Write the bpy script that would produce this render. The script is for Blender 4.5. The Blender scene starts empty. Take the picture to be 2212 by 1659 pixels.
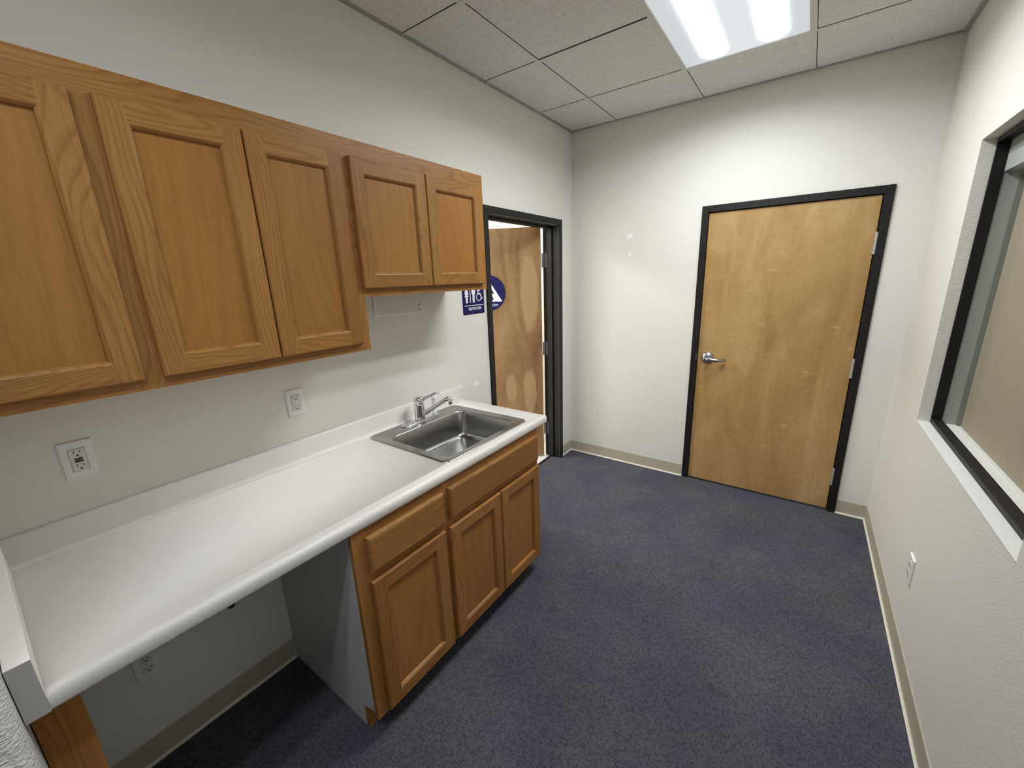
import bpy, bmesh, math, random
from mathutils import Vector, Matrix
random.seed(7)
SC = bpy.context.scene
COL = SC.collection
W, H, YB = 2.228, 2.776, -6.0          # room width, ceiling height, rear end
T = 0.6096
GX, GY = 0.378, -0.494                 # first ceiling grid lines

# ------------------------------------------------------------------ node helpers
class NT:
    def __init__(s, name):
        s.m = bpy.data.materials.new(name); s.m.use_nodes = True
        s.t = s.m.node_tree; s.n = s.t.nodes; s.l = s.t.links
        s.b = s.n['Principled BSDF']
    def new(s, typ, **kw):
        n = s.n.new(typ)
        for k, v in kw.items(): setattr(n, k, v)
        return n
    def val(s, inp, v):
        if isinstance(v, bpy.types.NodeSocket): s.l.new(v, inp)
        else: inp.default_value = v
    def math(s, op, a, b=0.0, c=None, clamp=False):
        n = s.new('ShaderNodeMath', operation=op); n.use_clamp = clamp
        s.val(n.inputs[0], a); s.val(n.inputs[1], b)
        if c is not None: s.val(n.inputs[2], c)
        return n.outputs[0]
    def co(s):
        return s.new('ShaderNodeTexCoord').outputs['Object']
    def pos(s):
        return s.new('ShaderNodeNewGeometry').outputs['Position']
    def sep(s, v):
        n = s.new('ShaderNodeSeparateXYZ'); s.l.new(v, n.inputs[0]); return n.outputs
    def comb(s, x, y, z):
        n = s.new('ShaderNodeCombineXYZ')
        for i, v in enumerate((x, y, z)): s.val(n.inputs[i], v)
        return n.outputs[0]
    def mapping(s, v, scale=(1, 1, 1), loc=(0, 0, 0)):
        n = s.new('ShaderNodeMapping'); s.l.new(v, n.inputs[0])
        n.inputs['Scale'].default_value = scale; n.inputs['Location'].default_value = loc
        return n.outputs[0]
    def noise(s, v, scale, detail=2, rough=.5, dist=0.0):
        n = s.new('ShaderNodeTexNoise'); s.l.new(v, n.inputs['Vector'])
        n.inputs['Scale'].default_value = scale; n.inputs['Detail'].default_value = detail
        n.inputs['Roughness'].default_value = rough; n.inputs['Distortion'].default_value = dist
        return n.outputs[0]
    def ramp(s, f, stops, interp='LINEAR'):
        n = s.new('ShaderNodeValToRGB'); s.l.new(f, n.inputs[0]); r = n.color_ramp; r.interpolation = interp
        while len(r.elements) < len(stops): r.elements.new(.5)
        for e, (p, c) in zip(r.elements, stops):
            e.position = p; e.color = (c, c, c, 1) if isinstance(c, (int, float)) else tuple(c) + (1,)
        return n.outputs[0]
    def mix(s, f, a, b, blend='MIX'):
        n = s.new('ShaderNodeMix', data_type='RGBA', blend_type=blend)
        s.val(n.inputs[0], f)
        for i, v in ((6, a), (7, b)):
            if isinstance(v, bpy.types.NodeSocket): s.l.new(v, n.inputs[i])
            else: n.inputs[i].default_value = tuple(v) + (1,) if len(v) == 3 else v
        return n.outputs[2]
    def color(s, c):
        if isinstance(c, bpy.types.NodeSocket): s.l.new(c, s.b.inputs['Base Color'])
        else: s.b.inputs['Base Color'].default_value = tuple(c) + (1,)
    def rough(s, v): s.val(s.b.inputs['Roughness'], v)
    def bump(s, h, strength=.3, dist=.002):
        n = s.new('ShaderNodeBump'); n.inputs['Strength'].default_value = strength
        n.inputs['Distance'].default_value = dist
        s.l.new(h, n.inputs['Height']); s.l.new(n.outputs[0], s.b.inputs['Normal'])

def plain(name, c, r=.5, metal=0.0, spec=.5):
    t = NT(name); t.color(c); t.rough(r); t.b.inputs['Metallic'].default_value = metal
    t.b.inputs['Specular IOR Level'].default_value = spec
    return t.m

# ------------------------------------------------------------------ materials
def make_oak(name, light, mid, dark, figure=1.0):
    t = NT(name)
    o = t.sep(t.pos())
    sd = t.new('ShaderNodeAttribute', attribute_name='seed').outputs['Fac']
    ga = t.new('ShaderNodeAttribute', attribute_name='gaxis').outputs['Fac']
    across = t.math('ADD', t.math('ADD', t.math('MULTIPLY', o[1], t.math('SUBTRACT', 1.0, ga)), t.math('MULTIPLY', o[2], ga)), o[0])
    along = t.math('ADD', t.math('MULTIPLY', o[2], t.math('SUBTRACT', 1.0, ga)), t.math('MULTIPLY', o[1], ga))
    off = t.math('MULTIPLY', sd, 17.3)
    v = t.comb(t.math('ADD', across, off), t.math('MULTIPLY', along, .16), off)
    low = t.noise(v, 5.0, 2, .5)
    rings = t.math('FRACT', t.math('ADD', t.math('MULTIPLY', low, 30.0 * figure), t.math('MULTIPLY', across, 70.0 * figure)))
    rings = t.math('MULTIPLY', t.ramp(rings, [(0, .15), (.5, .15), (.82, 1.0), (1.0, .15)]), .35 + .65 * min(1, figure))
    v2 = t.comb(t.math('ADD', across, off), t.math('MULTIPLY', along, .022), off)
    streak = t.noise(v2, 260, 3, .6)
    v3 = t.comb(t.math('ADD', across, off), t.math('MULTIPLY', along, .25), off)
    blotch = t.noise(v3, 7, 2, .5)
    pores = t.ramp(t.noise(v2, 600, 2, .7), [(.56, 0.0), (.68, 1.0)])
    f = t.math('ADD', t.math('MULTIPLY', rings, .22), t.math('MULTIPLY', streak, .46))
    f = t.math('ADD', f, t.math('MULTIPLY', blotch, .35))
    c = t.ramp(f, [(.25, light), (.5, mid), (.85, dark)])
    c = t.mix(t.math('MULTIPLY', pores, .28), c, tuple(x * .55 for x in dark))
    tint = t.math('FRACT', t.math('MULTIPLY', sd, 3.71))
    c = t.mix(1.0, c, t.ramp(tint, [(0, (.84, .79, .74)), (.5, (1, 1, 1)), (1, (1.0, .95, .87))]), 'MULTIPLY')
    t.color(c); t.rough(.36); t.b.inputs['Specular IOR Level'].default_value = .28
    t.bump(f, .10, .001)
    return t.m
M = {}
M['oak'] = make_oak('oak_boards', (.385, .203, .062), (.298, .143, .036), (.165, .071, .015))
M['oak_panel'] = make_oak('oak_veneer_panel', (.360, .180, .046), (.300, .140, .032), (.22, .094, .018), .25)

def make_birch(name, c1, c2, c3, patches=None):
    t = NT(name); p = t.co(); o = t.sep(p)
    v = t.mapping(p, (2.2, 2.2, .55))
    big = t.noise(v, 2.3, 3, .55, .8)
    flame = t.noise(t.mapping(p, (1.6, 1.6, 3.2)), 9, 3, .55, 1.5)
    fine = t.noise(t.mapping(p, (1, 1, .03)), 210, 2, .6)
    f = t.math('ADD', t.math('MULTIPLY', big, .62), t.math('MULTIPLY', flame, .2))
    f = t.math('ADD', f, t.math('MULTIPLY', fine, .16))
    c = t.ramp(f, [(.33, c3), (.5, c2), (.66, c1)])
    ga = t.noise(t.mapping(p, (2, 2, 6)), 7, 2, .5, .5)
    if patches:
        col, items = patches
        n1 = t.noise(t.mapping(p, (1, 1, .5)), 14, 2, .5)
        for (s, z, rs, rz, st) in items:
            dx = t.math('DIVIDE', t.math('SUBTRACT', o[1], -s), rs)
            dz = t.math('DIVIDE', t.math('SUBTRACT', o[2], z), rz)
            d = t.math('ADD', t.math('MULTIPLY', dx, dx), t.math('MULTIPLY', dz, dz))
            d = t.math('ADD', d, t.math('MULTIPLY', t.math('SUBTRACT', n1, .5), 1.2))
            k = t.math('MULTIPLY', t.ramp(d, [(.55, 1.0), (1.05, 0.0)]), st)
            c = t.mix(k, c, col)
    else:
        hl = t.ramp(t.noise(t.mapping(p, (1.2, 1, 2.6)), 8.5, 1, .4), [(.70, 0.0), (.80, 1.0)])
        c = t.mix(t.math('MULTIPLY', hl, .45), c, tuple(min(1, x * 1.25) for x in c1))
    t.color(c); t.rough(.38); t.b.inputs['Specular IOR Level'].default_value = .4
    return t.m
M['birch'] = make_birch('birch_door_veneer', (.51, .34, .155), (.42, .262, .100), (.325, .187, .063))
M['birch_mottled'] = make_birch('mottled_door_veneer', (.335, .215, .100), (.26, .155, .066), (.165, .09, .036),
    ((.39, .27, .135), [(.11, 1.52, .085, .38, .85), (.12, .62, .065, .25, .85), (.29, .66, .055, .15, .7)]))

def make_wall(name, c, k=1.0, marks=()):
    t = NT(name); p = t.pos()
    n = t.noise(t.mapping(p, (1, 1, 1.9)), 105, 3, .55, .3)
    n2 = t.noise(t.mapping(p, (1, 1, 1.6)), 38, 2, .5, .2)
    hgt = t.math('ADD', t.math('MULTIPLY', t.ramp(n, [(.4, 0.0), (.62, 1.0)]), .6), t.math('MULTIPLY', n2, .8))
    tone = t.noise(p, 1.3, 2, .5)
    cc = t.mix(tone, tuple(x * .975 for x in c), c)
    o = t.sep(p)
    wob = t.noise(p, 60, 2, .5)
    for (axis, a, z, ra, rz, s) in marks:
        da = t.math('DIVIDE', t.math('SUBTRACT', o[axis], a), ra)
        dz = t.math('DIVIDE', t.math('SUBTRACT', o[2], z), rz)
        d = t.math('ADD', t.math('ADD', t.math('MULTIPLY', da, da), t.math('MULTIPLY', dz, dz)), t.math('MULTIPLY', t.math('SUBTRACT', wob, .5), 2.5))
        cc = t.mix(t.math('MULTIPLY', t.ramp(d, [(.6, 1.0), (1.0, 0.0)]), s), cc, (.92, .93, .93))
    t.color(cc); t.rough(.62); t.b.inputs['Specular IOR Level'].default_value = .3
    t.bump(hgt, min(1.0, .34 * k), .0020 * max(1, k * .9))
    return t.m
WC = (.765, .753, .70)
M['wall'] = make_wall('wall_paint_orange_peel', WC, 1.0, [(1, -1.335, .98, .030, .022, .8)])
M['wall_far'] = make_wall('wall_paint_far', WC, 1.0, [(0, .518, 1.941, .030, .017, .75), (0, .524, 1.804, .016, .024, .55)])
M['wall_near'] = make_wall('wall_paint_heavy_texture', (.76, .76, .75), 2.6)
M['white_wall'] = make_wall('white_washroom_paint', (.88, .87, .84), .5)
M['wall_smooth'] = make_wall('smooth_sill_paint', (.70, .70, .68), .3)

def make_ceiling():
    t = NT('fissured_ceiling_tile'); p = t.pos()
    sp = t.noise(t.mapping(p, (1, 1.7, 1)), 92, 3, .75)
    fis = t.ramp(sp, [(.35, 1.0), (.42, 0.0)])
    sp2 = t.ramp(t.noise(p, 210, 2, .6), [(.30, 1.0), (.42, 0.0)])
    k = t.math('MAXIMUM', fis, t.math('MULTIPLY', sp2, .6))
    tone = t.noise(p, 30, 3, .6)
    c = t.mix(tone, (.71, .715, .70), (.81, .815, .80))
    c = t.mix(t.math('MULTIPLY', k, .55), c, (.26, .25, .23))
    t.color(c); t.rough(.9)
    t.bump(t.math('SUBTRACT', tone, k), .4, .002)
    return t.m
M['ceiling'] = make_ceiling()
M['grid'] = plain('ceiling_grid_paint', (.70, .70, .67), .5)
M['angle'] = plain('wall_angle_paint', (.36, .37, .34), .5)
M['plenum'] = plain('dark_plenum', (.02, .02, .02), .9)

def make_carpet():
    t = NT('blue_grey_loop_carpet'); p = t.pos(); o = t.sep(p)
    def dashes(a, b, w, l, ph):
        # broken thin lines running along b
        cell = t.math('FLOOR', t.math('MULTIPLY', a, 1 / w))
        v = t.comb(t.math('MULTIPLY', cell, 7.31), t.math('ADD', t.math('MULTIPLY', b, 1 / l), t.math('MULTIPLY', cell, 3.7)), ph)
        n = t.noise(v, 1.0, 1, .5)
        on = t.ramp(n, [(.47, 0.0), (.62, 1.0)])
        fr = t.math('FRACT', t.math('MULTIPLY', a, 1 / w))
        ln = t.ramp(t.math('ABSOLUTE', t.math('SUBTRACT', fr, .5)), [(.12, 1.0), (.28, 0.0)])
        return t.math('MULTIPLY', on, ln)
    wob = t.math('MULTIPLY', t.math('SUBTRACT', t.noise(p, 60, 1, .5), .5), .006)
    x = t.math('ADD', o[0], wob); y = t.math('ADD', o[1], wob)
    d1 = dashes(x, y, .0082, .020, 1.0); d2 = dashes(y, x, .0082, .020, 9.0)
    d = t.math('MAXIMUM', d1, d2)
    loop = t.noise(p, 420, 2, .7)
    big = t.noise(p, 2.2, 3, .6)
    hue = t.noise(t.mapping(p, (1, 1, 1), (5, 3, 0)), 3.2, 2, .5)
    c = t.mix(t.ramp(hue, [(.4, 0.0), (.62, 1.0)]), (.095, .096, .107), (.080, .081, .112))
    c = t.mix(t.math('MULTIPLY', d, .72), c, (.030, .031, .043))
    c = t.mix(1.0, c, t.ramp(loop, [(.3, .60), (.72, 1.45)]), 'MULTIPLY')
    c = t.mix(1.0, c, t.ramp(big, [(.3, .86), (.7, 1.12)]), 'MULTIPLY')
    st = t.ramp(t.noise(t.mapping(p, (1, 1, 1), (2.3, 7.7, 0)), 6.5, 2, .55), [(.66, 0.0), (.78, 1.0)])
    c = t.mix(t.math('MULTIPLY', st, .35), c, (.03, .03, .035))
    t.color(c); t.rough(.95); t.b.inputs['Specular IOR Level'].default_value = .1
    t.bump(t.math('SUBTRACT', loop, t.math('MULTIPLY', d, .8)), .6, .003)
    return t.m
M['carpet'] = make_carpet()

def make_laminate():
    t = NT('speckled_white_laminate'); p = t.pos()
    a = t.noise(p, 330, 2, .7); b = t.noise(p, 5, 3, .6)
    c = t.mix(t.ramp(a, [(.35, 0.0), (.65, 1.0)]), (.805, .785, .75), (.85, .832, .80))
    c = t.mix(t.math('MULTIPLY', t.ramp(b, [(.45, 0.0), (.65, 1.0)]), .35), c, (.82, .785, .75))
    t.color(c); t.rough(.37); t.b.inputs['Specular IOR Level'].default_value = .42
    return t.m
M['laminate'] = make_laminate()
M['melamine'] = plain('grey_white_melamine', (.50, .505, .50), .4)
M['melamine_dark'] = plain('shaded_wood_edge', (.20, .12, .06), .6)
M['black_paint'] = plain('black_door_frame_paint', (.010, .0095, .009), .5, 0.0, .3)
M['cove'] = plain('beige_rubber_cove_base', (.46, .43, .34), .5)
M['cove_toe'] = plain('lit_cove_toe', (.72, .69, .58), .4)  # lighter than the cove: light caught by the toe put into colour
M['chrome'] = plain('polished_chrome', (.75, .75, .77), .09, 1.0)
M['satin'] = plain('satin_chrome', (.38, .38, .40), .30, 1.0)
M['hinge'] = plain('dull_nickel_hinge', (.55, .54, .48), .42, .7)
M['hinge_dark'] = plain('grey_steel_hinge', (.22, .23, .25), .4, .8)
M['plate'] = plain('white_plastic_plate', (.80, .80, .78), .35)
M['plate_in'] = plain('white_plastic_receptacle', (.68, .68, .65), .35)
M['slot'] = plain('dark_slot', (.012, .011, .010), .6)
M['groove'] = plain('shaded_plastic_groove', (.50, .50, .48), .6)
M['btn_red'] = plain('dark_red_button', (.085, .012, .022), .5)
M['btn_black'] = plain('black_button', (.02, .006, .010), .5)
M['sign_blue'] = plain('navy_sign_plastic', (.010, .008, .085), .5, 0.0, .18)
M['sign_white'] = plain('white_sign_relief', (.82, .83, .88), .6, 0.0, .2)
M['white_gloss'] = plain('white_gloss_plastic', (.86, .87, .88), .25)
M['holder'] = plain('white_enamel_wire', (.80, .80, .78), .35)
M['tile'] = plain('pale_washroom_floor', (.75, .74, .70), .25)
M['tan'] = None
def make_tan():
    t = NT('tan_backing_board'); p = t.pos(); n = t.noise(p, 260, 2, .6); b = t.noise(p, 1.5, 2, .5)
    c = t.mix(t.ramp(n, [(.3, 0.0), (.7, 1.0)]), (.35, .30, .225), (.41, .355, .275))
    t.color(c); t.rough(.8); return t.m
M['tan'] = make_tan()
M['shade_strip'] = plain('grey_green_shade_strip', (.20, .21, .185), .7)
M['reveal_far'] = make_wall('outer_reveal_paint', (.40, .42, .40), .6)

def make_steel():
    t = NT('brushed_stainless'); p = t.co()
    t.color((.40, .395, .385))
    t.b.inputs['Metallic'].default_value = 1.0
    t.rough(.27)
    return t.m
M['steel'] = make_steel()

def make_diffuser():
    # two fluorescent tubes glowing through a lens panel; local x across, local y along
    t = NT('lit_fluorescent_lens'); o = t.sep(t.co())
    tot = None
    for cx in (-.128, .142):
        dx = t.math('DIVIDE', t.math('ABSOLUTE', t.math('SUBTRACT', o[0], cx)), .044)
        dy = t.math('DIVIDE', t.math('MAXIMUM', t.math('SUBTRACT', t.math('ABSOLUTE', o[1]), .50), 0.0), .05)
        d = t.math('POWER', t.math('ADD', t.math('MULTIPLY', dx, dx), t.math('MULTIPLY', dy, dy)), 1.35)
        g = t.math('POWER', 2.71828, t.math('MULTIPLY', d, -1.0))
        tot = g if tot is None else t.math('ADD', tot, g)
    hx = t.math('POWER', 2.71828, t.math('MULTIPLY', t.math('MULTIPLY', o[0], o[0]), -14.0))
    base = t.math('ADD', .60, t.math('MULTIPLY', hx, .22))
    st = t.math('ADD', base, t.math('MULTIPLY', tot, TUBE))
    em = t.new('ShaderNodeEmission'); t.l.new(st, em.inputs['Strength'])
    em.inputs['Color'].default_value = (.925, .975, 1.0, 1)
    out = t.n['Material Output']; t.l.new(em.outputs[0], out.inputs['Surface'])
    return t.m
TUBE = 9.0
M['diffuser'] = make_diffuser()

def make_glass():
    t = NT('window_glass')
    t.n.remove(t.b)
    tr = t.new('ShaderNodeBsdfTransparent'); gl = t.new('ShaderNodeBsdfGlossy')
    tr.inputs[0].default_value = (.98, .985, .98, 1); gl.inputs['Roughness'].default_value = .02
    mx = t.new('ShaderNodeMixShader'); mx.inputs[0].default_value = .035
    t.l.new(tr.outputs[0], mx.inputs[1]); t.l.new(gl.outputs[0], mx.inputs[2])
    t.l.new(mx.outputs[0], t.n['Material Output'].inputs['Surface'])
    return t.m
M['glass'] = make_glass()

# ------------------------------------------------------------------ mesh helpers
class MB:
    def __init__(s):
        s.v = []; s.f = []; s.mi = []; s.sm = []; s.seed = []; s.ga = []
        s.cur = (0, False, 0.0, 0.0)
    def set(s, mi=0, smooth=False, seed=0.0, ga=0.0):
        s.cur = (mi, smooth, seed, ga); return s
    def face(s, idx):
        s.f.append(tuple(idx)); a, b, c, d = s.cur
        s.mi.append(a); s.sm.append(b); s.seed.append(c); s.ga.append(d)
    def poly(s, pts):
        n = len(s.v); s.v += [tuple(p) for p in pts]; s.face(range(n, n + len(pts)))
    def box(s, x0, x1, y0, y1, z0, z1):
        if x0 > x1: x0, x1 = x1, x0
        if y0 > y1: y0, y1 = y1, y0
        if z0 > z1: z0, z1 = z1, z0
        n = len(s.v)
        s.v += [(x, y, z) for z in (z0, z1) for y in (y0, y1) for x in (x0, x1)]
        for q in ((0, 2, 3, 1), (4, 5, 7, 6), (0, 1, 5, 4), (2, 6, 7, 3), (0, 4, 6, 2), (1, 3, 7, 5)):
            s.face([n + i for i in q])
        return s
    def rings(s, rs, close=True, cap0=False, cap1=False):
        k = len(rs[0]); n = len(s.v)
        for r in rs: s.v += [tuple(p) for p in r]
        for i in range(len(rs) - 1):
            for j in range(k if close else k - 1):
                a = n + i * k + j; b = n + i * k + (j + 1) % k
                s.face((a, b, b + k, a + k))
        if cap0: s.face([n + j for j in range(k)][::-1])
        if cap1: s.face([n + (len(rs) - 1) * k + j for j in range(k)])
        return s
    def lathe(s, prof, c, axis='z', n=32, cap=True):
        rs = []
        for r, h in prof:
            ring = []
            for i in range(n):
                a = 2 * math.pi * i / n; u, w = r * math.cos(a), r * math.sin(a)
                ring.append({'z': (c[0] + u, c[1] + w, c[2] + h), 'y': (c[0] + u, c[1] + h, c[2] + w), 'x': (c[0] + h, c[1] + u, c[2] + w)}[axis])
            rs.append(ring)
        return s.rings(rs, True, cap, cap)
    def tube(s, pts, rad, n=14, flat=1.0):
        pts = [Vector(p) for p in pts]; rs = []
        rads = rad if isinstance(rad, (list, tuple)) else [rad] * len(pts)
        up = None
        for i, p in enumerate(pts):
            d = (pts[min(i + 1, len(pts) - 1)] - pts[max(i - 1, 0)]).normalized()
            if up is None:
                up = Vector((0, 0, 1)) if abs(d.z) < .9 else Vector((0, 1, 0))
            a = d.cross(up).normalized(); b = a.cross(d).normalized(); up = b
            rs.append([p + a * math.cos(2 * math.pi * j / n) * rads[i] + b * math.sin(2 * math.pi * j / n) * rads[i] * flat for j in range(n)])
        return s.rings(rs, True, True, True)
    def prism(s, pts2, f0, f1):
        """pts2: outline; f0/f1 map (a,b)->3D for both ends"""
        n = len(s.v); k = len(pts2)
        s.v += [tuple(f0(*p)) for p in pts2] + [tuple(f1(*p)) for p in pts2]
        s.face([n + i for i in range(k)][::-1]); s.face([n + k + i for i in range(k)])
        for i in range(k):
            j = (i + 1) % k; s.face((n + i, n + j, n + k + j, n + k + i))
        return s
    def build(s, name, mats, parent=None, bevel=0, seg=2, autosm=False):
        me = bpy.data.meshes.new(name)
        o = bpy.data.objects.new(name, me); COL.objects.link(o)
        off = Vector((0, 0, 0)); p = parent
        while p is not None: off += p.location; p = p.parent
        me.from_pydata([tuple(Vector(v) - off) for v in s.v], [], s.f)
        if not isinstance(mats, (list, tuple)): mats = [mats]
        for m in mats: me.materials.append(m)
        for i, pl in enumerate(me.polygons):
            pl.material_index = s.mi[i]; pl.use_smooth = s.sm[i]
        for an, dat in (('seed', s.seed), ('gaxis', s.ga)):
            at = me.attributes.new(an, 'FLOAT', 'FACE')
            at.data.foreach_set('value', dat)
        bm = bmesh.new(); bm.from_mesh(me)
        bmesh.ops.recalc_face_normals(bm, faces=bm.faces); bm.to_mesh(me); bm.free()
        if parent: o.parent = parent
        if bevel:
            md = o.modifiers.new('bevel', 'BEVEL'); md.width = bevel; md.segments = seg
            md.limit_method = 'ANGLE'; md.angle_limit = math.radians(40)
        return o

def empty(name, loc=(0, 0, 0)):
    o = bpy.data.objects.new(name, None); COL.objects.link(o); o.location = loc
    o.empty_display_size = .05
    return o
def tag(o, label=None, cat=None, group=None, kind=None):
    if label: o['label'] = label
    if cat: o['category'] = cat
    if group: o['group'] = group
    if kind: o['kind'] = kind
    return o
def copy_tree(o, parent=None):
    c = o.copy(); COL.objects.link(c)
    if parent: c.parent = parent
    for ch in [x for x in bpy.data.objects if x.parent == o]: copy_tree(ch, c)
    return c
def rrect(x0, x1, y0, y1, r, z, n=8):
    pts = []
    for cx, cy, a0 in ((x1 - r, y1 - r, 0), (x0 + r, y1 - r, 90), (x0 + r, y0 + r, 180), (x1 - r, y0 + r, 270)):
        for i in range(n + 1):
            a = math.radians(a0 + 90 * i / n); pts.append((cx + r * math.cos(a), cy + r * math.sin(a), z))
    return pts

# ================================================================== SETTING
TH = .145
# floor
b = MB().box(0, W, YB, 0, -.05, 0).box(-.078, 0, -1.138, -.230, -.05, 0).box(-1.2, 0, YB, -3.49, -.05, 0)
tag(b.build('floor', M['carpet']), 'dark blue grey patterned carpet across the kitchenette room', kind='structure')
b = MB().box(-2.4, -.10, -2.2, .02, -.05, 0.0)
tag(b.build('floor', M['tile']), 'pale washroom floor seen through the open door', kind='structure')
b = MB().box(-.100, -.078, -1.138, -.230, -.01, .004)
tag(b.build('trim_3', M['black_paint']), 'black threshold strip under the open washroom door', kind='structure')

# walls
D1 = (-1.141, -.228, 2.05)       # clear opening of the left door, y range and height
b = MB().box(-TH, 0, -3.49, D1[0], 0, H + .1).box(-TH, 0, D1[1], .0, 0, H + .1).box(-TH, 0, D1[0], D1[1], D1[2], H + .1)
tag(b.build('wall_left', M['wall']), 'off white textured wall behind the cabinets', kind='structure')
D2 = (1.077, 2.031, 2.064)
b = MB().box(-TH, D2[0], 0, TH, 0, H + .1).box(D2[1], W + TH, 0, TH, 0, H + .1).box(D2[0], D2[1], 0, TH, D2[2], H + .1)
tag(b.build('wall_back', M['wall_far']), 'off white textured end wall around the closed wooden door', kind='structure')
WY0, WY1, WZ0, WZ1 = -1.877, -.698, .928, 2.130
b = MB().box(W, W + TH, YB, WY0, 0, H + .1).box(W, W + TH, WY1, 0, 0, H + .1)
b.box(W, W + TH, WY0, WY1, 0, WZ0).box(W, W + TH, WY0, WY1, WZ1, H + .1)
tag(b.build('wall_right', M['wall']), 'off white textured wall with the interior window', kind='structure')
# short wall at the left end of the counter; smooth metal corner bead then heavy texture
b = MB()
r = .022; x1 = .676; y1, y0 = -3.349, -3.485
out = [(-TH, y1)]
for i in range(7):
    a = math.radians(90 - 90 * i / 6); out.append((x1 - r + r * math.cos(a), y1 - r + r * math.sin(a)))
for i in range(7):
    a = math.radians(0 - 90 * i / 6); out.append((x1 - r + r * math.cos(a), y0 + r + r * math.sin(a)))
out.append((-TH, y0))
b.prism(out, lambda a, c: (a, c, 0), lambda a, c: (a, c, H + .1))
o = tag(b.build('wall_near', [M['wall_near']]), 'short textured wall end at the left of the counter', kind='structure')
# unseen rear part of the room, wall coloured dark to cut bounce light
b = MB().box(-1.35, W + TH, YB - TH, YB, 0, H + .1).box(-1.35, -1.2, YB, -3.34, 0, H + .1).box(-1.2, -TH, -3.49, -3.34, 0, H + .1)
tag(b.build('wall_rear', plain('bounce_cut_paint', (.20, .19, .17), .7)), 'unseen wall behind the viewpoint, darkened to cut bounce light', kind='structure')
# washroom shell
b = MB().box(-2.4, -2.3, -2.2, .1, 0, 2.6).box(-2.3, -TH, -2.2, -2.1, 0, 2.6).box(-2.3, -TH, .0, .1, 0, 2.6)
tag(b.build('wall_washroom', M['white_wall']), 'bright white washroom wall beyond the open door', kind='structure')
b = MB().box(-2.4, -TH, -2.2, .1, 2.6, 2.7)
tag(b.build('ceiling', M['white_wall']), 'white washroom ceiling', kind='structure')

# ceiling tiles, lay-in grid
xs = [0] + [GX + T * i for i in range(3)] + [W]
ys = [0] + [GY - T * i for i in range(10)]
ys = [y for y in ys if y > YB] + [YB]
LIGHTS = [(2, GY, GY - 2 * T), (2, GY - 4 * T, GY - 6 * T)]
b = MB(); hw = .0115
for i in range(len(xs) - 1):
    for j in range(len(ys) - 1):
        ya, yb = ys[j + 1], ys[j]; xa, xb = xs[i], xs[i + 1]
        if any(i == c and yb <= l0 + .01 and ya >= l1 - .01 for c, l0, l1 in LIGHTS): continue
        g = .0026
        x_0 = xa + (hw + g if i else .016); x_1 = xb - (hw - .002 if i < len(xs) - 2 else .016)
        y_1 = yb - (hw + g if j else .016); y_0 = ya + hw - .002
        z = H + .0022
        if i == 1 and j == 2: y_1 -= .004
        b.box(x_0, x_1, y_0, y_1, z, z + .014)
for xa in (-1.2,):
    b.box(-1.2, 0, YB, -3.49, H + .004, H + .018)
tag(b.build('ceiling', M['ceiling'], bevel=.0015, seg=1), 'grey white fissured suspended ceiling tiles', kind='structure')
b = MB()
for x in xs[1:-1]:
    segs = [(YB, 0)]
    b.box(x - hw, x + hw, YB, 0, H, H + .0015)
for y in ys[1:-1]: b.box(0, xs[2], y - hw, y + hw, H - .0004, H + .0012).box(xs[3], W, y - hw, y + hw, H - .0004, H + .0012)
for y in ys[1:-1]:
    if not any(l1 + .01 < y < l0 - .01 for c, l0, l1 in LIGHTS): b.box(xs[2], xs[3], y - hw, y + hw, H - .0004, H + .0012)
tag(b.build('trim_1', M['grid']), 'painted metal ceiling grid bars', kind='structure')
b = MB().box(0, .022, -3.35, 0, H - .002, H + .001).box(0, .0015, -3.35, 0, H - .002, H + .02)
b.box(.022, W - .022, -.022, 0, H - .002, H + .001).box(W - .022, W, YB, 0, H - .002, H + .001)
tag(b.build('trim_2', M['angle']), 'thin grey metal wall angle around the ceiling edge', kind='structure')
b = MB().box(-1.35, W + TH, YB - TH, TH, H + .1, H + .2)
tag(b.build('ceiling', M['plenum']), 'dark void above the suspended ceiling', kind='structure')

# cove baseboards: (points along run, outward normal)
def cove(name, runs, label):
    b = MB()
    for (p, q, nrm) in runs:
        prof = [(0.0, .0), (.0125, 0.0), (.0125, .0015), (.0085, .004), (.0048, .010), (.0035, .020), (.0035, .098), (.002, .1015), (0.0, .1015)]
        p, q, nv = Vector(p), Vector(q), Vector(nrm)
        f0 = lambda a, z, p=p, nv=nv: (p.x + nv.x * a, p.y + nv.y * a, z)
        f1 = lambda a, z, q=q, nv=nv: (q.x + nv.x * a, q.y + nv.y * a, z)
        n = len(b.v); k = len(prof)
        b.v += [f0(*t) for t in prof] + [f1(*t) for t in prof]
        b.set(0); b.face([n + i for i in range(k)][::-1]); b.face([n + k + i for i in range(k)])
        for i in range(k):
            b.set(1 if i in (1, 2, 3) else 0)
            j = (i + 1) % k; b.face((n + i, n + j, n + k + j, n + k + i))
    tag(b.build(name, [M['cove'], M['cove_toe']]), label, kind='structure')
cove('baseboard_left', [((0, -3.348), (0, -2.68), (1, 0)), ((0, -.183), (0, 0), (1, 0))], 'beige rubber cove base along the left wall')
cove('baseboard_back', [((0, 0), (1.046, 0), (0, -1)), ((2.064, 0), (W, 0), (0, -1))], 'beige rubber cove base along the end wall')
cove('baseboard_right', [((W, YB), (W, 0), (-1, 0))], 'beige rubber cove base along the right wall')

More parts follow.
